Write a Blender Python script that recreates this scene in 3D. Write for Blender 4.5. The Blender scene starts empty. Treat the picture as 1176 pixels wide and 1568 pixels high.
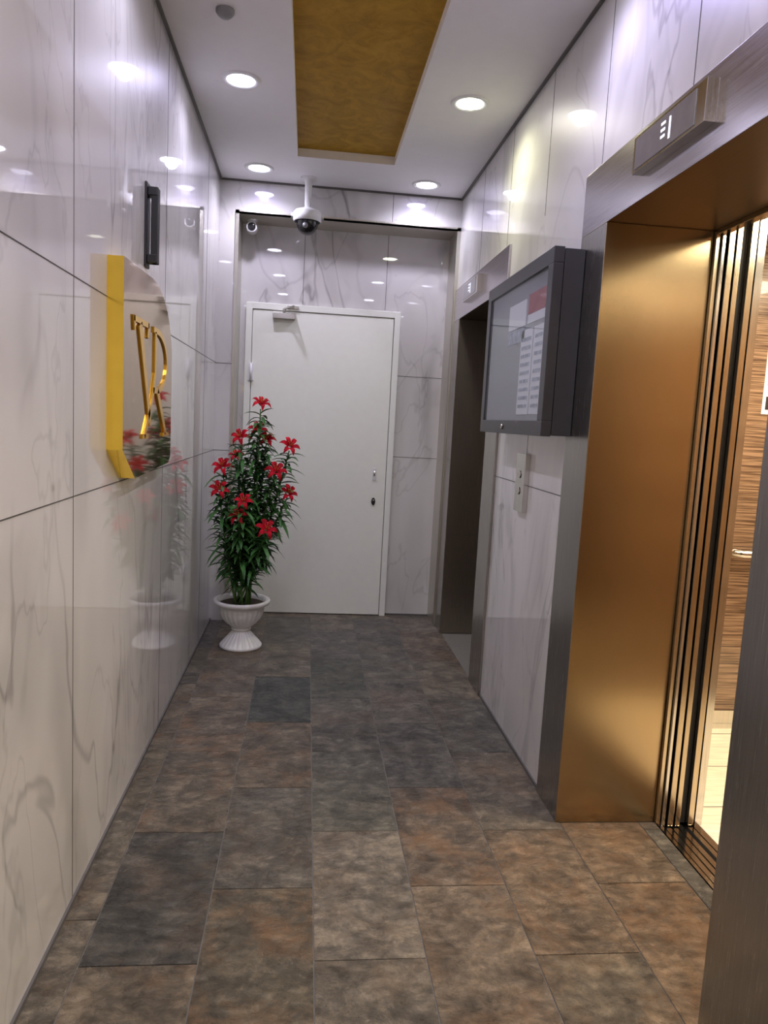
import bpy, math, random
from mathutils import Vector, Matrix
random.seed(7)
sc=bpy.context.scene
col=bpy.context.collection
sc.view_settings.view_transform='Standard'

# ------------------------------------------------------------ dimensions
A=-0.599; B=0.938; H=2.827; D1=4.89; D2=5.134; YB=-2.6
Z1=1.694; Z2=1.136

# ------------------------------------------------------------ materials
def newmat(name):
    m=bpy.data.materials.new(name); m.use_nodes=True
    nt=m.node_tree; b=nt.nodes['Principled BSDF']
    return m,nt,b
def N(nt,t,**k):
    n=nt.nodes.new(t)
    for a,v in k.items():
        if a.startswith('i_'): n.inputs[a[2:].replace('_',' ')].default_value=v
        else: setattr(n,a,v)
    return n
def simple(name,c,rough=.5,metal=0,spec=.5,coat=0,var=.06,scale=20,bump=0,stretch=None,emis=None,estr=0):
    m,nt,b=newmat(name)
    tc=N(nt,'ShaderNodeTexCoord'); mp=N(nt,'ShaderNodeMapping')
    if stretch: mp.inputs['Scale'].default_value=stretch
    nz=N(nt,'ShaderNodeTexNoise',i_Scale=scale,i_Detail=4.0)
    nt.links.new(tc.outputs['Object'],mp.inputs[0]); nt.links.new(mp.outputs[0],nz.inputs['Vector'])
    r=N(nt,'ShaderNodeValToRGB')
    lo=[max(0,x*(1-var)) for x in c]; hi=[min(1,x*(1+var)) for x in c]
    r.color_ramp.elements[0].position=.35; r.color_ramp.elements[1].position=.65
    r.color_ramp.elements[0].color=(*lo,1); r.color_ramp.elements[1].color=(*hi,1)
    nt.links.new(nz.outputs[0],r.inputs[0]); nt.links.new(r.outputs[0],b.inputs['Base Color'])
    b.inputs['Roughness'].default_value=rough; b.inputs['Metallic'].default_value=metal
    b.inputs['Specular IOR Level'].default_value=spec; b.inputs['Coat Weight'].default_value=coat
    if bump:
        bp=N(nt,'ShaderNodeBump',i_Strength=bump,i_Distance=.01)
        nt.links.new(nz.outputs[0],bp.inputs['Height']); nt.links.new(bp.outputs[0],b.inputs['Normal'])
    if emis:
        b.inputs['Emission Color'].default_value=(*emis,1); b.inputs['Emission Strength'].default_value=estr
    return m

def marble():
    m,nt,b=newmat('marble_panels'); L=nt.links.new
    tc=N(nt,'ShaderNodeTexCoord')
    mp=N(nt,'ShaderNodeMapping'); mp.inputs['Rotation'].default_value=(math.radians(-40),math.radians(34),0)
    mp.inputs['Scale'].default_value=(1.4,1.6,.62)
    L(tc.outputs['Object'],mp.inputs[0])
    def vein(scale,det,dist,width,off):
        n=N(nt,'ShaderNodeTexNoise',i_Scale=scale,i_Detail=det,i_Roughness=.5,i_Distortion=dist)
        ad=N(nt,'ShaderNodeVectorMath',operation='ADD'); ad.inputs[1].default_value=off
        L(mp.outputs[0],ad.inputs[0]); L(ad.outputs[0],n.inputs['Vector'])
        s=N(nt,'ShaderNodeMath',operation='SUBTRACT'); s.inputs[1].default_value=.5; L(n.outputs[0],s.inputs[0])
        a=N(nt,'ShaderNodeMath',operation='ABSOLUTE'); L(s.outputs[0],a.inputs[0])
        r=N(nt,'ShaderNodeMapRange',interpolation_type='SMOOTHSTEP'); r.inputs['From Min'].default_value=0; r.inputs['From Max'].default_value=width
        r.inputs['To Min'].default_value=1; r.inputs['To Max'].default_value=0; L(a.outputs[0],r.inputs[0]); return r.outputs[0]
    v1=vein(.9,4,.9,.014,(3,1,7)); v2=vein(.85,3,.8,.09,(3,1,7)); v3=vein(1.3,4,.9,.010,(9,4,2)); v4=vein(1.1,3,.8,.035,(14,2,5))
    mk=N(nt,'ShaderNodeTexNoise',i_Scale=1.3,i_Detail=2.0); L(tc.outputs['Object'],mk.inputs['Vector'])
    mr=N(nt,'ShaderNodeMapRange'); mr.inputs['From Min'].default_value=.40; mr.inputs['From Max'].default_value=.60; L(mk.outputs[0],mr.inputs[0])
    def mul(a,k):
        x=N(nt,'ShaderNodeMath',operation='MULTIPLY'); L(a,x.inputs[0])
        if isinstance(k,(int,float)): x.inputs[1].default_value=k
        else: L(k,x.inputs[1])
        return x.outputs[0]
    def add(a,c):
        x=N(nt,'ShaderNodeMath',operation='ADD',use_clamp=True); L(a,x.inputs[0]); L(c,x.inputs[1]); return x.outputs[0]
    tot=add(add(add(mul(mul(v1,.40),mr.outputs[0]),mul(mul(v2,.26),mr.outputs[0])),mul(v3,.19)),mul(mul(v4,.14),mr.outputs[0]))
    mx=N(nt,'ShaderNodeMix',data_type='RGBA'); L(tot,mx.inputs[0])
    cl=N(nt,'ShaderNodeTexNoise',i_Scale=1.1,i_Detail=3.0); L(mp.outputs[0],cl.inputs['Vector'])
    r=N(nt,'ShaderNodeValToRGB'); r.color_ramp.elements[0].position=.3; r.color_ramp.elements[1].position=.7
    r.color_ramp.elements[0].color=(.61,.595,.555,1); r.color_ramp.elements[1].color=(.75,.74,.705,1)
    L(cl.outputs[0],r.inputs[0]); L(r.outputs[0],mx.inputs[6]); mx.inputs[7].default_value=(.19,.175,.155,1)
    L(mx.outputs[2],b.inputs['Base Color'])
    b.inputs['Roughness'].default_value=.40; b.inputs['IOR'].default_value=1.6; b.inputs['Specular Tint'].default_value=(.36,.24,1,1)  # violet specular tint paints the lamps' haze into the marble
    b.inputs['Coat Weight'].default_value=1; b.inputs['Coat Roughness'].default_value=.02; b.inputs['Coat IOR'].default_value=1.6
    return m
def slate():
    m,nt,b=newmat('slate_tiles'); L=nt.links.new
    tc=N(nt,'ShaderNodeTexCoord'); at=N(nt,'ShaderNodeAttribute',attribute_name='tint')
    sc_=N(nt,'ShaderNodeVectorMath',operation='SCALE'); sc_.inputs['Scale'].default_value=90; L(at.outputs['Color'],sc_.inputs[0])
    co=N(nt,'ShaderNodeVectorMath',operation='ADD'); L(tc.outputs['Object'],co.inputs[0]); L(sc_.outputs[0],co.inputs[1]); V=co.outputs[0]
    n1=N(nt,'ShaderNodeTexNoise',i_Scale=9.0,i_Detail=14.0,i_Roughness=.82,i_Distortion=.3); L(V,n1.inputs['Vector'])
    r=N(nt,'ShaderNodeValToRGB'); e=r.color_ramp.elements
    e[0].position=.38; e[0].color=(.42,.42,.42,1); e[1].position=.64; e[1].color=(2.1,1.98,1.78,1)
    x=e.new(.5); x.color=(.97,.95,.92,1)
    L(n1.outputs[0],r.inputs[0])
    mx=N(nt,'ShaderNodeMix',data_type='RGBA',blend_type='MULTIPLY'); mx.inputs[0].default_value=1
    L(at.outputs['Color'],mx.inputs[6]); L(r.outputs[0],mx.inputs[7])
    n3=N(nt,'ShaderNodeTexNoise',i_Scale=3.6,i_Detail=10.0,i_Roughness=.78,i_Distortion=.2); L(V,n3.inputs['Vector'])
    mr=N(nt,'ShaderNodeMapRange'); mr.inputs['From Min'].default_value=.49; mr.inputs['From Max'].default_value=.67; mr.inputs['To Max'].default_value=.75; L(n3.outputs[0],mr.inputs[0])
    ml=N(nt,'ShaderNodeMath',operation='MULTIPLY'); L(mr.outputs[0],ml.inputs[0]); L(at.outputs['Alpha'],ml.inputs[1])
    m2=N(nt,'ShaderNodeMix',data_type='RGBA'); L(ml.outputs[0],m2.inputs[0]); L(mx.outputs[2],m2.inputs[6]); m2.inputs[7].default_value=(.28,.155,.075,1)
    L(m2.outputs[2],b.inputs['Base Color'])
    mp=N(nt,'ShaderNodeMapping'); mp.inputs['Scale'].default_value=(.85,1.3,1); mp.inputs['Rotation'].default_value=(0,0,.5); L(V,mp.inputs[0])
    n2=N(nt,'ShaderNodeTexNoise',i_Scale=24.0,i_Detail=10.0,i_Roughness=.66,i_Distortion=.6); L(mp.outputs[0],n2.inputs['Vector'])
    bp=N(nt,'ShaderNodeBump',i_Strength=1.0,i_Distance=.034); L(n2.outputs[0],bp.inputs['Height']); L(bp.outputs[0],b.inputs['Normal'])
    rr=N(nt,'ShaderNodeMapRange'); rr.inputs['To Min'].default_value=.18; rr.inputs['To Max'].default_value=.44; L(n2.outputs[0],rr.inputs[0]); L(rr.outputs[0],b.inputs['Roughness'])
    return m
def brushed(name,c,rough=.3,stretch=(60,60,1.2),var=.12,aniso=0,rv=.15):
    m,nt,b=newmat(name); L=nt.links.new
    tc=N(nt,'ShaderNodeTexCoord'); mp=N(nt,'ShaderNodeMapping'); mp.inputs['Scale'].default_value=stretch
    L(tc.outputs['Object'],mp.inputs[0]); n=N(nt,'ShaderNodeTexNoise',i_Scale=6.0,i_Detail=4.0); L(mp.outputs[0],n.inputs['Vector'])
    r=N(nt,'ShaderNodeValToRGB'); r.color_ramp.elements[0].color=(*[x*(1-var) for x in c],1); r.color_ramp.elements[1].color=(*[min(1,x*(1+var)) for x in c],1)
    r.color_ramp.elements[0].position=.3; r.color_ramp.elements[1].position=.7
    L(n.outputs[0],r.inputs[0]); L(r.outputs[0],b.inputs['Base Color'])
    q=N(nt,'ShaderNodeMapRange'); q.inputs['To Min'].default_value=rough*(1-rv); q.inputs['To Max'].default_value=rough*(1+rv); L(n.outputs[0],q.inputs[0]); L(q.outputs[0],b.inputs['Roughness'])
    b.inputs['Metallic'].default_value=1
    if aniso:
        tg=N(nt,'ShaderNodeTangent',direction_type='RADIAL',axis='Z'); L(tg.outputs[0],b.inputs['Tangent']); b.inputs['Anisotropic'].default_value=aniso
    return m
def thin_glass():
    m=bpy.data.materials.new('cabinet_glass'); m.use_nodes=True; nt=m.node_tree; nt.nodes.clear(); L=nt.links.new
    o=N(nt,'ShaderNodeOutputMaterial'); t=N(nt,'ShaderNodeBsdfTransparent'); t.inputs[0].default_value=(.93,.94,.95,1)
    g=N(nt,'ShaderNodeBsdfGlossy'); g.inputs['Roughness'].default_value=.03
    mx=N(nt,'ShaderNodeMixShader'); mx.inputs[0].default_value=.14; L(t.outputs[0],mx.inputs[1]); L(g.outputs[0],mx.inputs[2]); L(mx.outputs[0],o.inputs[0])
    return m
def wood():
    m,nt,b=newmat('car_wood_laminate'); L=nt.links.new
    tc=N(nt,'ShaderNodeTexCoord'); mp=N(nt,'ShaderNodeMapping'); mp.inputs['Scale'].default_value=(2,2,70)
    L(tc.outputs['Object'],mp.inputs[0]); n=N(nt,'ShaderNodeTexNoise',i_Scale=2.0,i_Detail=5.0); L(mp.outputs[0],n.inputs['Vector'])
    r=N(nt,'ShaderNodeValToRGB'); r.color_ramp.elements[0].color=(.085,.048,.030,1); r.color_ramp.elements[1].color=(.30,.19,.12,1)
    r.color_ramp.elements[0].position=.38; r.color_ramp.elements[1].position=.62
    L(n.outputs[0],r.inputs[0]); L(r.outputs[0],b.inputs['Base Color']); b.inputs['Roughness'].default_value=.22; b.inputs['Coat Weight'].default_value=.8
    return m
def gold_plaster():
    m,nt,b=newmat('ochre_ceiling_panel'); L=nt.links.new
    tc=N(nt,'ShaderNodeTexCoord'); n=N(nt,'ShaderNodeTexNoise',i_Scale=8.0,i_Detail=7.0,i_Roughness=.65,i_Distortion=1.5); L(tc.outputs['Object'],n.inputs['Vector'])
    r=N(nt,'ShaderNodeValToRGB'); r.color_ramp.elements[0].color=(.29,.155,.005,1); r.color_ramp.elements[1].color=(.44,.25,.018,1)
    r.color_ramp.elements[0].position=.35; r.color_ramp.elements[1].position=.65
    L(n.outputs[0],r.inputs[0]); L(r.outputs[0],b.inputs['Base Color']); b.inputs['Roughness'].default_value=.6; b.inputs['Specular IOR Level'].default_value=.2
    return m

MARB=marble(); SLATE=slate()
JOINT=simple('joint_dark',(.07,.065,.06),.7)
GROUT=simple('grout',(.17,.16,.14),.9,scale=60)
CEIL=simple('ceiling_paint',(.80,.79,.81),.55,var=.01)
CEILEDGE=simple('ceiling_step_paint',(.82,.76,.66),.55,var=.01)
SHADOWGAP=simple('shadow_gap_and_profile',(.10,.095,.09),.5)  # dark tone paints ceiling gap shade; baseboards and car floor joints share it
GOLDP=gold_plaster()
STEEL=brushed('brushed_steel',(.42,.40,.375),.26)
STEELH=brushed('brushed_steel_header',(.55,.52,.54),.24,stretch=(60,1.2,60))
STEELWARM=brushed('warm_lit_steel_reveal',(.50,.385,.235),.24,stretch=(110,110,.8),var=.04,aniso=.7,rv=.04)  # steel reveal; reflected warm light is put into its golden tint
BRONZED=brushed('bronze_soffit',(.20,.15,.11),.35,stretch=(60,1.2,60))
DKSTEEL=brushed('dark_bronze_steel',(.34,.30,.25),.36)
BRASS=brushed('brass_profile',(.56,.47,.34),.2)
CHROME=brushed('polished_steel',(.66,.64,.60),.15)
SILV=brushed('satin_trim',(.62,.60,.53),.38)
BLACK=simple('plain_black',(.012,.012,.012),.5)
BLKGL=simple('black_gloss',(.012,.012,.014),.12,spec=.6)
DOORW=simple('door_white_paint',(.84,.85,.78),.35,var=.01)
DOORF=simple('door_frame_white_paint',(.82,.83,.77),.35,var=.01)
DGREY=simple('anthracite_paint',(.042,.042,.046),.38,var=.05)
BOARD=simple('board_backing',(.33,.34,.36),.6,var=.02)
PAPER=simple('paper',(.78,.79,.82),.7,var=.02)
PAPERT=simple('paper_print',(.36,.40,.48),.7,var=.35,scale=60)
RED=simple('red_print',(.36,.05,.06),.6)
GLASS=thin_glass()
WHITEP=simple('white_plastic',(.75,.75,.76),.3,var=.01)
GREYP=simple('grey_plastic',(.25,.25,.26),.4,var=.02)
LAMP=simple('lamp_diffuser',(1,1,1),.4,emis=(.80,.78,1),estr=34)
LAMPW=simple('lamp_diffuser_warm',(1,1,1),.4,emis=(1,1,.80),estr=34)
GOLDEDGE=simple('glowing_gold_edge',(.92,.62,.09),.14,metal=.95,var=.03,emis=(.9,.55,.05),estr=.12)  # faint emission paints a glow on the edge, which is no lamp
GOLDMIR=simple('bronze_mirror_face',(.50,.36,.22),.06,metal=.95,var=.03)
GOLDLET=simple('gold_letter',(.85,.5,.04),.22,metal=.7,var=.03)
POTW=simple('pot_white_plastic',(.80,.80,.78),.32,var=.01)
SOIL=simple('soil',(.05,.035,.02),.9,var=.4,scale=80)
LEAF=simple('lily_leaf',(.038,.120,.028),.45,spec=.3,var=.5,scale=14)
STEM=simple('lily_stem',(.10,.21,.05),.5,var=.2)
PETAL=simple('red_petal',(.38,.006,.018),.75,spec=.12,var=.35,scale=30)
STAMEN=simple('stamen',(.6,.22,.05),.6)
WOOD=wood()
CARFL=simple('car_floor_cream',(.80,.72,.58),.4,var=.12,scale=6,stretch=(1,10,1))
SEG=simple('display_segment',(.8,.8,.9),.4,emis=(.9,.92,1),estr=.9)
DISP=simple('display_glass',(.42,.42,.44),.12,metal=.6)

# ------------------------------------------------------------ mesh builder
class M:
    def __init__(s): s.v=[]; s.f=[]; s.m=[]; s.mats=[]; s.sm=[]
    def mi(s,mat):
        if mat not in s.mats: s.mats.append(mat)
        return s.mats.index(mat)
    def face(s,idx,mat,smooth=False): s.f.append(idx); s.m.append(s.mi(mat)); s.sm.append(smooth)
    def box(s,x0,x1,y0,y1,z0,z1,mat,over=None):
        over=over or {}
        n=len(s.v)
        for z in(z0,z1):
            for x,y in((x0,y0),(x1,y0),(x1,y1),(x0,y1)): s.v.append((x,y,z))
        for k,q in {'-z':(3,2,1,0),'+z':(4,5,6,7),'-y':(0,1,5,4),'+x':(1,2,6,5),'+y':(2,3,7,6),'-x':(3,0,4,7)}.items():
            s.face([n+i for i in q],over.get(k,mat))
    def lathe(s,prof,c,mat,seg=48,axis='z',rib=None,smooth=True,R=None):
        n=len(s.v); k=len(prof)
        for (h,r,*rb) in prof:
            for i in range(seg):
                t=2*math.pi*i/seg; rr=r
                if rb and rb[0]: rr=r*(1+rb[0]*abs(math.cos(rb[1]*t/2)))
                p=Vector((rr*math.cos(t),rr*math.sin(t),h))
                if axis=='x': p=Vector((p.z,p.x,p.y))
                if axis=='y': p=Vector((p.x,p.z,p.y))
                if R: p=R@p
                s.v.append((c[0]+p.x,c[1]+p.y,c[2]+p.z))
        for j in range(k-1):
            for i in range(seg):
                a=n+j*seg+i; b=n+j*seg+(i+1)%seg
                s.face([a,b,b+seg,a+seg],mat,smooth)
    def disc(s,c,r,mat,seg=32,axis='z'):
        n=len(s.v)
        for i in range(seg):
            t=2*math.pi*i/seg; p=(r*math.cos(t),r*math.sin(t),0)
            if axis=='x': p=(0,p[0],p[1])
            if axis=='y': p=(p[0],0,p[1])
            s.v.append((c[0]+p[0],c[1]+p[1],c[2]+p[2]))
        s.face([n+i for i in range(seg)],mat)
    def tube(s,pts,r,mat,seg=10,r2=None):
        n=len(s.v); pts=[Vector(p) for p in pts]; k=len(pts)
        for j,p in enumerate(pts):
            d=(pts[min(j+1,k-1)]-pts[max(j-1,0)]).normalized()
            a=d.orthogonal().normalized() if j==0 else (pa-d*pa.dot(d)).normalized()
            pa=a; b=d.cross(a); rr=r if r2 is None else r+(r2-r)*j/(k-1)
            for i in range(seg):
                t=2*math.pi*i/seg; q=p+(a*math.cos(t)+b*math.sin(t))*rr; s.v.append(tuple(q))
        for j in range(k-1):
            for i in range(seg):
                a0=n+j*seg+i; b0=n+j*seg+(i+1)%seg; s.face([a0,b0,b0+seg,a0+seg],mat,True)
        s.face([n+i for i in range(seg)][::-1],mat); s.face([n+(k-1)*seg+i for i in range(seg)],mat)
    def prism(s,pts,ax,a0,a1,mat,front=None):
        n=len(s.v);k=len(pts)
        for a in(a0,a1):
            for p in pts:
                s.v.append((a,p[0],p[1]) if ax=='x' else ((p[0],a,p[1]) if ax=='y' else (p[0],p[1],a)))
        s.face([n+i for i in range(k)][::-1],mat); s.face([n+k+i for i in range(k)],front or mat)
        for i in range(k): s.face([n+i,n+(i+1)%k,n+k+(i+1)%k,n+k+i],mat)
    def ribbon(s,pts,w,ax,a0,a1,mat):
        P=[Vector(p) for p in pts];l=[];r=[]
        for i,p in enumerate(P):
            d=(P[min(i+1,len(P)-1)]-P[max(i-1,0)]).normalized(); nn=Vector((-d.y,d.x))
            ww=w[i] if isinstance(w,list) else w
            l.append(tuple(p+nn*ww/2)); r.append(tuple(p-nn*ww/2))
        n=len(s.v); k=len(P)
        for a in(a0,a1):
            for q in l+r: s.v.append((a,q[0],q[1]) if ax=='x' else (q[0],a,q[1]))
        for i in range(k-1):
            s.face([n+i,n+i+1,n+k+i+1,n+k+i],mat); m_=2*k
            s.face([n+m_+i,n+m_+k+i,n+m_+k+i+1,n+m_+i+1],mat)
            s.face([n+i,n+m_+i,n+m_+i+1,n+i+1],mat); s.face([n+k+i,n+k+i+1,n+m_+k+i+1,n+m_+k+i],mat)
        s.face([n,n+k,n+3*k,n+2*k],mat); s.face([n+k-1,n+3*k-1,n+4*k-1,n+2*k-1],mat)
    def build(s,name,parent=None,bevel=0,fix=True):
        me=bpy.data.meshes.new(name); me.from_pydata(s.v,[],s.f)
        for m in s.mats: me.materials.append(m)
        for p,mi,sm in zip(me.polygons,s.m,s.sm): p.material_index=mi; p.use_smooth=sm
        me.update(); o=bpy.data.objects.new(name,me); col.objects.link(o)
        if fix:
            import bmesh; bm=bmesh.new(); bm.from_mesh(me); bmesh.ops.recalc_face_normals(bm,faces=bm.faces); bm.to_mesh(me); bm.free()
        if parent: o.parent=parent
        if bevel:
            b=o.modifiers.new('bevel','BEVEL'); b.width=bevel; b.segments=2; b.limit_method='ANGLE'
        return o
def empty(name,loc=(0,0,0)):
    e=bpy.data.objects.new(name,None); e.empty_display_size=.1; col.objects.link(e); return e

# ------------------------------------------------------------ room shell
jw=.0016
m=M(); m.box(A-.1,A,YB,D2+.1,0,H+.1,MARB)
for z in(Z2,Z1): m.box(A,A+.0008,YB,D1,z-jw,z+jw,JOINT)
for y in(-1.6,-.4,.79,1.98,3.17,4.36): m.box(A,A+.0008,y-jw*.7,y+jw*.7,0,H,JOINT)
m.build('wall_left')
m=M(); m.box(A-.1,B+.5,D2,D2+.1,0,H+.1,MARB)
m.box(A,-.49,D1,D2,0,H+.02,MARB); m.box(-.49,B,D1,D2,2.635,H+.02,MARB)
m.box(.926,B,D1,D2,0,2.635,MARB)
for x,z0 in((-.065,2.13),(.4946,2.13)): m.box(x-jw,x+jw,D2-.0008,D2,z0,2.635,JOINT)
for z in(Z1,Z2): m.box(.6,.926,D2-.0008,D2,z-jw,z+jw,JOINT); m.box(A,-.49,D1-.0008,D1,z-jw,z+jw,JOINT)
m.box(.489-jw,.489+jw,D1-.0008,D1,2.635,H,JOINT)
m.build('wall_back')
m=M()
m.box(B,B+.12,YB,1.2,0,H+.1,MARB); m.box(B,B+.12,1.2,D2,2.25,H+.1,MARB); m.box(B,B+.12,2.59,3.57,0,2.25,MARB)
m.box(B,B+.12,4.893,D2,0,2.25,MARB)
for y in(.12,.71,1.305,1.897,2.485,3.08,3.67,4.26): m.box(B-.0008,B,y-jw,y+jw,2.25 if y>1.2 else 0,H,JOINT)
m.box(B-.0008,B,3.08-jw,3.08+jw,Z2,1.4,JOINT)
for z in(Z1,Z2): m.box(B-.0008,B,2.59,3.57,z-jw,z+jw,JOINT); m.box(B-.0008,B,YB,1.2,z-jw,z+jw,JOINT)
m.build('wall_right')
m=M(); m.box(A-.1,B+.12,YB-.1,YB,0,H+.1,MARB); m.build('wall_entrance')

# ceiling with stepped ochre recess
RX0,RX1,RY0,RY1=-.115,.433,-1.6,4.38; RT=2.872
m=M()
m.box(A-.1,RX0,YB-.1,D2+.1,H,RT+.03,CEIL,{'+x':CEILEDGE}); m.box(RX1,B+.12,YB-.1,D2+.1,H,RT+.03,CEIL,{'-x':CEILEDGE})
m.box(RX0,RX1,RY1,D2+.1,H,RT+.03,CEIL,{'-y':CEILEDGE}); m.box(RX0,RX1,YB-.1,RY0,H,RT+.03,CEIL,{'+y':CEILEDGE})
m.box(RX0,RX1,RY0,RY1,RT,RT+.03,GOLDP)
m.build('ceiling')
m=M(); m.box(A,A+.012,YB,D1,H-.010,H,SHADOWGAP); m.build('trim_1')  # dark strips paint the shade of the gap along the ceiling edges
m=M(); m.box(B-.012,B,YB,D1,H-.010,H,SHADOWGAP); m.build('trim_2')
m=M(); m.box(A+.012,B-.012,D1-.012,D1,H-.010,H,SHADOWGAP); m.build('trim_3')
# niche metal lining
m=M(); m.box(-.49,-.478,D1-.006,D2,0,2.635,SILV); m.box(-.500,-.478,D1-.008,D1,0,2.645,SILV)
m.box(-.500,.938,D1-.008,D1,2.623,2.645,SILV); m.box(-.478,.914,D1-.008,D2,2.623,2.635,SILV); m.box(.914,.926,D1-.006,D2,0,2.635,SILV)
m.box(.914,.938,D1-.008,D1,0,2.645,SILV)
m.build('trim_4')
# baseboards (thin dark profile)
m=M(); m.box(A,A+.007,YB,D1,0,.014,SHADOWGAP); m.build('baseboard_left')
m=M(); m.box(B-.007,B,2.59,3.57,0,.014,SHADOWGAP); m.box(B-.007,B,YB,1.2,0,.014,SHADOWGAP); m.build('baseboard_right')
m=M(); m.box(.6,.914,D2-.007,D2,0,.012,SHADOWGAP); m.build('baseboard_back')

# floor: grout bed + staggered slate tiles with per-tile tint
m=M(); m.box(A-.1,1.30,YB-.1,D2+.1,-.06,-.003,GROUT)
tiles=[]
xs=[-.599,-.51,-.22,.0705,.361,.6515,.942,1.2325,1.30]
special={(1,1.727):((.062,.060,.055),.3),(2,3.219):((.046,.051,.049),0),(3,3.52):((.066,.066,.058),.1),
         (1,1.13):((.110,.096,.074),.7),(2,1.427):((.092,.079,.062),.9),(3,1.727):((.140,.127,.105),.35),(3,1.13):((.13,.118,.098),.35),
         (4,2.024):((.110,.091,.071),1.1),(4,1.427):((.140,.117,.089),.8),(5,1.727):((.140,.111,.078),.95),(4,.83):((.125,.111,.092),.6),(5,1.13):((.12,.103,.08),.7),(6,2.024):((.130,.100,.070),1),(6,1.427):((.13,.100,.070),1)}
pal=[((.106,.096,.080),.5),((.094,.088,.078),.3),((.115,.099,.079),.8),((.086,.083,.075),.15),((.120,.107,.087),.45),((.108,.092,.073),.8)]
g=.0018
for c in range(8):
    off=1.727 if c%2==1 else 2.024
    if c==0: off=1.9
    y=off-.597*8
    while y<D2:
        y0,y1=max(y,YB),min(y+.597,D2)
        if c>=6: y0=max(y0,1.42); y1=min(y1,2.37)
        if y1-y0>.02:
            t=None
            for (cc,yy),v in special.items():
                if cc==c and abs(yy-y)<.03: t=v
            if t is None: t=random.choice(pal)
            k=random.uniform(.93,1.07)*1.36; t=(tuple(q*k+random.uniform(-.003,.003) for q in t[0]),t[1])
            n0=len(m.f); m.box(xs[c]+g,xs[c+1]-g,y0+g,y1-g,-.004,0,SLATE); tiles.append((n0,len(m.f),t))
        y+=.597
fo=m.build('floor',fix=False)
ca=fo.data.color_attributes.new('tint','FLOAT_COLOR','CORNER')
for n0,n1,t in tiles:
    for fi in range(n0,n1):
        for li in fo.data.polygons[fi].loop_indices: ca.data[li].color=(*t[0],t[1])

# ------------------------------------------------------------ elevators
def digits(m,x,yc,zc,s):
    def seg(y0,y1,z0,z1): m.box(x-.0015,x,min(y0,y1),max(y0,y1),z0,z1,SEG)
    t=.13*s
    y=yc+.45*s; w=.42*s
    for zz in(-.18,.12,.42): seg(y,y-w,zc+zz*s-t/2,zc+zz*s+t/2)
    y=yc-.35*s; seg(y,y-t*1.2,zc-.5*s,zc+.5*s)
def elevator(yn,yf,ynO,yfO,openE):
    e=empty('elevator_entrance')
    x0=B-.012; x1=1.29
    m=M()
    m.box(x0,x1,yf,yfO,0,2.045,STEEL,{'-y':STEELWARM if openE else DKSTEEL})  # open entrance's reveal carries the warm light in its colour
    m.box(x0,x1,ynO,yn,0,2.045,STEEL,{'+y':STEELWARM if openE else DKSTEEL})
    m.build('jambs',e,.002)
    m=M(); m.box(x0,x1,ynO,yfO,2.0455,2.249,STEELH,{'-z':BRONZED}); m.build('header',e,.002)
    yc=(yn+yf)/2+.045
    m=M(); m.box(x0-.03,x0,yc-.195,yc+.195,2.112,2.212,CHROME); m.box(x0-.032,x0-.03,yc-.150,yc+.18,2.120,2.204,DISP)
    digits(m,x0-.032,yc+.0,2.162,.055); m.build('floor_indicator',e,.0015)
    m=M()
    for i,(a,b) in enumerate(((1.292,1.312),(1.316,1.336),(1.342,1.36),(1.366,1.385),(1.402,1.42),(1.425,1.45))): m.box(a,b,yn-.1,yf+.1,-.03,0,CHROME)
    m.box(1.291,1.45,yn-.1,yf+.1,-.06,-.012,BLACK); m.build('sill',e)
    m=M()
    for sgn,yy in((1,yf),(-1,yn)):
        def yb(a,b):
            p,q=yy+sgn*a,yy+sgn*b; return min(p,q),max(p,q)
        p,q=yb(-.016,.2); m.box(1.291,1.306,p,q,0,2.03,BRASS)
        p,q=yb(-.026,.2); m.box(1.308,1.320,p,q,0,2.03,CHROME)
    m.box(1.291,1.320,yn,yf,2.03,2.3,BRASS); m.box(1.321,1.45,yn-.1,yf+.1,2.09,2.3,DKSTEEL)
    m.build('architrave',e,.0015)
    m=M()
    if openE:
        for a,b,d in((1.326,1.346,-.034),(1.353,1.371,-.034)):
            m.box(a,b,yf+d,yf+.5,0.004,2.10,CHROME,{'-y':BRASS})
        m.box(1.372,1.402,yf-.012,yf+.5,.004,2.10,BLACK)  # black block paints the shaded gap between landing and car doors
        m.box(1.403,1.424,yf-.030,yf+.5,.004,2.10,CHROME,{'-y':BRASS})
    else:
        ym=(yn+yf)/2
        m.box(1.33,1.355,yn-.05,ym,.004,2.08,DKSTEEL); m.box(1.33,1.355,ym+.003,yf+.05,.004,2.08,DKSTEEL)
    m.build('landing_door_panels',e,.0015)
    return e
e1=elevator(1.42,2.37,1.20,2.59,True)
e2=elevator(3.80,4.70,3.572,4.888,False)

# elevator car
car=empty('elevator_car'); CY=3.2
m=M(); m.box(1.452,2.95,1.15,CY+.02,-.04,0,CARFL)
for q in range(1,7): m.box(1.452,2.95,1.15+q*.33,1.154+q*.33,0,.0006,SHADOWGAP)
m.build('car_floor',car)
m=M(); m.box(1.46,2.95,CY,CY+.03,0,2.25,WOOD); m.box(1.46,2.95,1.12,1.15,0,2.25,WOOD); m.box(2.92,2.95,1.15,CY,0,2.25,WOOD)
m.box(1.46,2.92,CY-.008,CY,0,.09,CHROME); m.build('wood_walls',car)
m=M(); m.box(1.432,1.458,2.345,CY+.03,0,2.25,CHROME); m.box(1.432,1.458,1.12,1.40,0,2.25,CHROME); m.box(1.452,1.458,1.12,CY+.03,2.10,2.28,CHROME); m.build('front_returns',car)
m=M(); m.box(1.452,2.95,1.12,CY+.03,2.25,2.28,CHROME)
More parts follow.
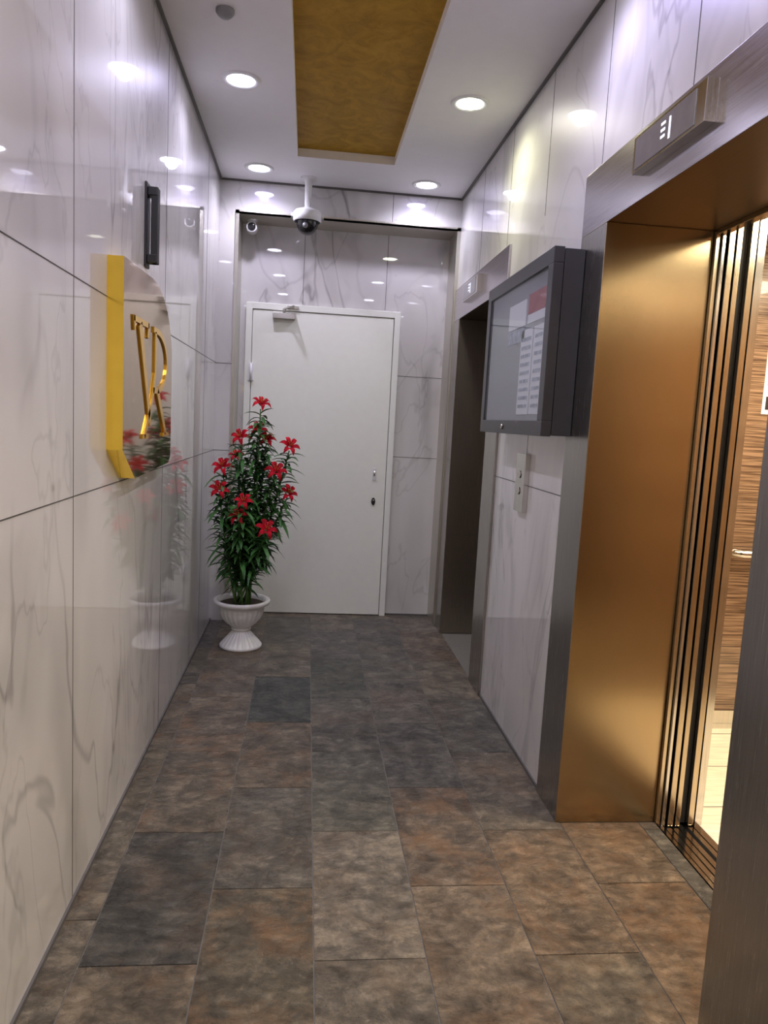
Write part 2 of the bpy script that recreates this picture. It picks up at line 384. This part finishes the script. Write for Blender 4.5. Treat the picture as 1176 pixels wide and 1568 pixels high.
for yy in(1.5,2.1,2.7):
    for xx in(1.85,2.5): m.box(xx-.1,xx+.1,yy-.06,yy+.06,2.243,2.25,LAMPW)
m.build('car_ceiling',car)
m=M(); m.tube([(1.98,CY-.005,.86),(1.98,CY-.045,.86),(2.01,CY-.06,.86),(2.8,CY-.06,.86),(2.83,CY-.045,.86),(2.83,CY-.005,.86)],.019,CHROME); m.build('handrail',car)
m=M(); m.box(2.055,2.27,CY-.003,CY,1.50,1.80,PAPER); m.box(2.07,2.13,CY-.0045,CY-.003,1.52,1.58,BLACK); m.box(2.07,2.25,CY-.0045,CY-.003,1.63,1.71,RED); m.build('notice_poster',car)

# ------------------------------------------------------------ notice cabinet
cab=empty('notice_board_cabinet')
cx=.8135; y0,y1,z0,z1=2.53,3.45,1.352,2.0
m=M(); m.box(cx+.04,B-.013,y0+.004,y1-.004,z0+.004,z1-.004,DGREY); m.build('box_body',cab,.002)
m=M(); fr=.055
m.box(cx,cx+.037,y0,y1,z0,z0+fr,DGREY); m.box(cx,cx+.037,y0,y1,z1-fr,z1,DGREY)
m.box(cx,cx+.037,y0,y0+fr,z0+fr,z1-fr,DGREY); m.box(cx,cx+.037,y1-fr,y1,z0+fr,z1-fr,DGREY); m.build('door_frame',cab,.002)
m=M(); m.box(cx+.014,cx+.036,y0+fr,y1-fr,z0+fr,z1-fr,BOARD); m.build('backing',cab)
m=M()
def sheet(a,b,c,d,mat=PAPER): m.box(cx+.0115,cx+.0138,a,b,c,d,mat)
sheet(2.60,2.83,1.81,1.885,RED); sheet(2.60,2.83,1.775,1.808); sheet(2.61,2.735,1.43,1.755); sheet(2.75,2.90,1.43,1.755); sheet(2.86,3.10,1.775,1.875); sheet(2.86,3.10,1.715,1.77,PAPERT)
for i in range(9):
    for a in((2.625,2.715),(2.765,2.885)): m.box(cx+.0105,cx+.0114,a[0],a[1],1.455+i*.032,1.468+i*.032,PAPERT)
m.build('papers',cab)
m=M(); m.box(cx+.004,cx+.007,y0+fr,y1-fr,z0+fr,z1-fr,GLASS); m.build('glass_pane',cab)
m=M(); m.lathe([(0,.0),(0,.011),(-.006,.011),(-.006,0)],(cx,3.05,z0+.028),CHROME,20,'x'); m.build('lock',cab)

# call button plate
m=M(); m.box(B-.022,B,3.02,3.15,1.02,1.27,CHROME)
for z in(1.11,1.18): m.lathe([(0,0),(0,.017),(-.004,.017),(-.004,.013),(-.003,0)],(B-.022,3.085,z),CHROME,20,'x')
m.build('elevator_call_button_panel',None,.002)

# ------------------------------------------------------------ door
dr=empty('door_1')
m=M()
m.box(-.437,-.395,D2-.035,D2,0,2.12,DOORF); m.box(.560,.600,D2-.035,D2,0,2.12,DOORF); m.box(-.395,.560,D2-.035,D2,2.078,2.12,DOORF); m.build('frame',dr,.002)
m=M(); m.box(-.391,.556,D2-.028,D2-.002,.006,2.074,DOORW); m.build('leaf',dr,.002)
m=M()
for z in(1.66,.28,):
    m.box(-.415,-.375,D2-.04,D2-.028,z-.055,z+.055,WHITEP); m.tube([(-.393,D2-.045,z-.06),(-.393,D2-.045,z+.06)],.008,WHITEP)
m.build('hinges',dr)
m=M(); m.box(.462,.49,D2-.033,D2-.028,.97,1.05,WHITEP); m.tube([(.476,D2-.036,1.0),(.476,D2-.036,1.03)],.006,CHROME)
m.prism([(.478+.014*math.cos(t*math.pi/8),.819+.026*math.sin(t*math.pi/8)) for t in range(16)],'y',D2-.036,D2-.028,BLACK)
m.lathe([(0,.0),(0,.007),(-.005,.007),(-.005,0)],(.478,D2-.036,.826),CHROME,16,'y'); m.build('lock_fittings',dr)
m=M(); m.box(-.26,-.11,D2-.075,D2-.028,2.02,2.058,CHROME); m.tube([(-.185,D2-.06,2.058),(-.185,D2-.06,2.085)],.012,CHROME)
m.tube([(-.185,D2-.06,2.085),(-.12,D2-.17,2.09),],.008,CHROME); m.tube([(-.12,D2-.17,2.09),(-.13,D2-.04,2.10)],.007,CHROME); m.box(-.165,-.09,D2-.05,D2-.034,2.09,2.11,CHROME)
m.build('door_closer',dr,.002)

# ------------------------------------------------------------ ceiling lights
LAV=(.77,.73,1.0); NEU=(.95,.90,.96); WRM=(1,.90,.76)
lights=[(-.35,3.487,0,LAV,24),(-.345,4.635,0,(.84,.80,1),22),(.675,3.488,1,(1,.98,.66),25),(.665,4.672,0,(.84,.80,1),21),
        (-.35,2.33,0,LAV,24),(.675,2.33,0,(.68,.62,1.0),26),(-.35,1.17,0,NEU,22),(.675,1.17,0,NEU,22),
        (-.35,0,0,WRM,26),(.675,0,0,WRM,26),(-.35,-1.17,0,WRM,28),(.675,-1.17,0,WRM,28)]
for (x,y,w,c,E) in lights:
    m=M()
    m.lathe([(0,.088),(-.006,.086),(-.008,.080),(-.006,.064),(-.002,.060)],(x,y,H),WHITEP,40)
    m.disc((x,y,H-.003),.061,LAMPW if w else LAMP,40)
    o=m.build('recessed_downlight')
    ld=bpy.data.lights.new('lamp','SPOT'); ld.energy=E; ld.spot_size=math.radians(156); ld.spot_blend=.8; ld.shadow_soft_size=.035; ld.color=c
    l=bpy.data.objects.new('lamp',ld); col.objects.link(l); l.location=(x,y,H-.016); l.parent=o
ld=bpy.data.lights.new('car_lamp','AREA'); ld.energy=62; ld.size=.9; ld.color=(1,.80,.54)
l=bpy.data.objects.new('car_lamp',ld); col.objects.link(l); l.location=(2.15,2.1,2.23); l.parent=car

# smoke detector
m=M(); m.lathe([(0,.034),(-.010,.034),(-.018,.028),(-.026,.018),(-.028,0)],(-.358,2.93,H),GREYP,28); m.build('smoke_detector')
# dome camera
m=M(); c=(-.052,4.74); dd=.045
m.lathe([(H,.05),(H-.012,.05),(H-.016,.022),(H-.13-dd,.020),(H-.135-dd,.035),(H-.15-dd,.075),(H-.165-dd,.086),(H-.205-dd,.088),(H-.215-dd,.080)],(c[0],c[1],0),WHITEP,40)
m.lathe([(H-.212-dd,.068)]+[(H-.215-dd-.078*math.sin(a*math.pi/16),.068*math.cos(a*math.pi/16)) for a in range(9)],(c[0],c[1],0),BLKGL,40)
m.lathe([(0,.0),(0,.016),(.008,.016),(.008,0)],(c[0]-.01,c[1]-.070,H-.250-dd),GREYP,20,'y')
m.box(c[0]-.1,c[0]+.1,c[1]-.02,c[1]+.02,H-.19-dd,H-.17-dd,WHITEP)
m.build('dome_security_camera')
# bullet camera in niche
m=M(); bx=-.405; by=4.99; bz=2.565
m.lathe([(0,0),(0,.03),(.004,.034),(.07,.034),(.09,.025),(.10,0)],(bx,by-.04,bz),WHITEP,28,'y')
m.lathe([(-.001,0),(-.001,.024),(.0,.026)],(bx,by-.042,bz),BLKGL,28,'y')
m.tube([(bx,by+.03,bz+.02),(bx,by+.03,2.622)],.014,WHITEP); m.lathe([(0,.032),(-.01,.032),(-.012,0)],(bx,by+.03,2.623),WHITEP,24)
m.build('bullet_security_camera')

# ------------------------------------------------------------ wall sign
sg=empty('wall_sign')
out=[(2.29,1.812),(2.70,1.822)]
for i in range(1,10):
    t=math.pi/2*(1-i/10); out.append((2.70+.38*math.cos(t),1.56+.262*math.sin(t)))
out+=[(3.08,1.54),(3.08,1.19),(3.04,1.165),(2.46,1.147),(2.295,1.245)]
m=M(); m.prism(out,'x',A,A+.048,GOLDEDGE,GOLDMIR); m.build('plaque_body',sg)
m=M(); xa,xb=A+.0485,A+.054
m.ribbon([(2.40,1.652),(2.62,1.652)],.018,'x',xa,xb,GOLDLET); m.ribbon([(2.405,1.66),(2.415,1.615)],.016,'x',xa,xb,GOLDLET); m.ribbon([(2.615,1.66),(2.605,1.61)],.016,'x',xa,xb,GOLDLET)
m.ribbon([(2.49,1.643),(2.66,1.32)],[.045,.03],'x',xa,xb,GOLDLET)
b=[(2.70,1.65)]+[(2.76+.19*math.sin(t*math.pi/14),1.545+.105*math.cos(t*math.pi/14)) for t in range(0,15)]+[(2.70,1.44)]
m.ribbon(b,.020,'x',xa,xb,GOLDLET)
m.ribbon([(2.735,1.645),(2.735,1.50),(2.70,1.42),(2.57,1.28)],.024,'x',xa,xb,GOLDLET); m.ribbon([(2.78,1.44),(2.94,1.285)],[.034,.028],'x',xa,xb,GOLDLET)
m.ribbon([(2.54,1.28),(2.63,1.28)],.014,'x',xa,xb,GOLDLET); m.ribbon([(2.89,1.28),(3.0,1.28)],.014,'x',xa,xb,GOLDLET)
m.build('monogram_letters',sg)

# black pull handle
m=M(); m.box(A,A+.008,2.77,2.83,1.875,2.165,BLACK); m.box(A+.008,A+.042,2.778,2.822,2.12,2.15,BLACK); m.box(A+.008,A+.042,2.778,2.822,1.89,1.92,BLACK)
m.box(A+.020,A+.044,2.780,2.820,1.89,2.15,BLACK); m.build('black_pull_handle',None,.003)

# ------------------------------------------------------------ potted lily
pl=empty('potted_lily_plant'); px,py=-.345,4.33
m=M(); n=24
prof=[(0,.118),(.004,.124),(.016,.124),(.020,.117,.03,n),(.035,.103,.06,n),(.06,.080,.07,n),(.085,.060,.07,n),(.098,.050,.04,n),(.104,.050),(.108,.058),(.116,.058),(.120,.050),
 (.130,.062,.05,n),(.150,.086,.07,n),(.175,.106,.07,n),(.205,.120,.06,n),(.235,.128,.04,n),(.248,.131),(.255,.133),(.260,.150),(.266,.163),(.280,.167),(.289,.165),(.292,.158),(.288,.142),(.27,.132),(.262,.13)]
m.lathe(prof,(px,py,0),POTW,144); m.disc((px,py,.002),.118,POTW,48)
m.build('urn_planter',pl)
m=M(); m.disc((px,py,.264),.133,SOIL,48); m.build('soil',pl)
rng=random.Random(3)
flow=[(-.27,4.30,1.43),(-.373,4.27,1.24),(-.235,4.36,1.23),(-.10,4.33,1.20),(-.47,4.28,1.065),(-.17,4.25,1.055),(-.335,4.13,.89),(-.10,4.30,.93),(-.48,4.22,.94),(-.21,4.14,.735),(-.36,4.14,.80),(-.29,4.42,1.28),(-.41,4.45,1.12)]
mf=M(); ml=M()
def leaf(o,d,L,w,droop,mat=LEAF):
    d=Vector(d).normalized(); side=d.cross(Vector((0,0,1))).normalized(); up=side.cross(d)
    K=5;n0=len(ml.v)
    for k in range(K+1):
        t=k/K; c=o+d*L*t-Vector((0,0,1))*droop*L*t*t
        ww=w*(math.sin(math.pi*min(1,t*.85+.12))**.8)*(1 if k<K else .08)
        ml.v.append(tuple(c-side*ww/2+up*ww*.25)); ml.v.append(tuple(c)); ml.v.append(tuple(c+side*ww/2+up*ww*.25))
    for k in range(K):
        a=n0+3*k; ml.face([a,a+1,a+4,a+3],mat,True); ml.face([a+1,a+2,a+5,a+4],mat,True)
for i,f in enumerate(flow):
    f=Vector(f); ang=2*math.pi*i/len(flow); b=Vector((px+.045*math.cos(ang),py+.045*math.sin(ang),.262))
    top=f-Vector((0,0,.02)); mid=b.lerp(top,.5)+Vector(((f.x-px)*.10,(f.y-py)*.10,.02))
    pts=[]
    for k in range(13):
        t=k/12; pts.append(b*(1-t)**2+mid*2*t*(1-t)+top*t*t)
    ml.tube(pts,.0070,STEM,7,.0035)
    Ltot=(top-b).length; cnt=int(Ltot/.0090); a=rng.random()*6
    for k in range(cnt):
        t=.22+.76*k/cnt; q=b*(1-t)**2+mid*2*t*(1-t)+top*t*t; a+=2.4+rng.uniform(-.3,.3)
        el=rng.uniform(.15,.8); d=(math.cos(a)*math.cos(el),math.sin(a)*math.cos(el),math.sin(el))
        s=1-.3*abs(t-.5)*2
        leaf(q,d,rng.uniform(.11,.17)*s,rng.uniform(.020,.030),rng.uniform(.25,.95))
    up=Vector(((f.x-px)*1.2+rng.uniform(-.3,.3),-.8+rng.uniform(-.4,.3),.75)).normalized()
    rt=up.orthogonal().normalized(); fw=up.cross(rt)
    S=rng.uniform(.052,.066)
    for k in range(6):
        t=2*math.pi*k/6+rng.uniform(-.1,.1); o=rt*math.cos(t)+fw*math.sin(t); sd=up.cross(o)
        n0=len(mf.v); K=5
        for j in range(K+1):
            u=j/K; c=f+o*S*(.1+.95*u)+up*S*(.62*math.sin(u*math.pi*.62)-.45*u*u*u)
            w=S*.46*math.sin(math.pi*min(1,.12+u*.86))**.8
            mf.v.append(tuple(c-sd*w/2+up*w*.15)); mf.v.append(tuple(c)); mf.v.append(tuple(c+sd*w/2+up*w*.15))
        for j in range(K):
            q=n0+3*j; mf.face([q,q+1,q+4,q+3],PETAL,True); mf.face([q+1,q+2,q+5,q+4],PETAL,True)
    for k in range(5):
        t=2*math.pi*k/5; o=rt*math.cos(t)+fw*math.sin(t); mf.tube([f,f+up*S*.6+o*S*.12,f+up*S*.85+o*S*.28],.0012,STAMEN,5)
ml.build('stems_and_leaves',pl,fix=False); mf.build('red_lily_flowers',pl,fix=False)

# ------------------------------------------------------------ world + camera
w=bpy.data.worlds.new('world'); sc.world=w; w.use_nodes=True
w.node_tree.nodes['Background'].inputs[0].default_value=(.02,.02,.022,1)
yaw,pit,rol=.1089,-.1207,.0534
f=Vector((math.sin(yaw)*math.cos(pit),math.cos(yaw)*math.cos(pit),math.sin(pit))); r=Vector((math.cos(yaw),-math.sin(yaw),0)); u=r.cross(f)
r2=r*math.cos(rol)+u*math.sin(rol); u2=u*math.cos(rol)-r*math.sin(rol)
cd=bpy.data.cameras.new('camera'); cam=bpy.data.objects.new('camera',cd); col.objects.link(cam)
cam.matrix_world=Matrix(((r2.x,u2.x,-f.x,0),(r2.y,u2.y,-f.y,0),(r2.z,u2.z,-f.z,1.37),(0,0,0,1)))
cd.sensor_fit='HORIZONTAL'; cd.sensor_width=36; cd.lens=36*1150.35/1200; cd.clip_start=.01
sc.camera=cam
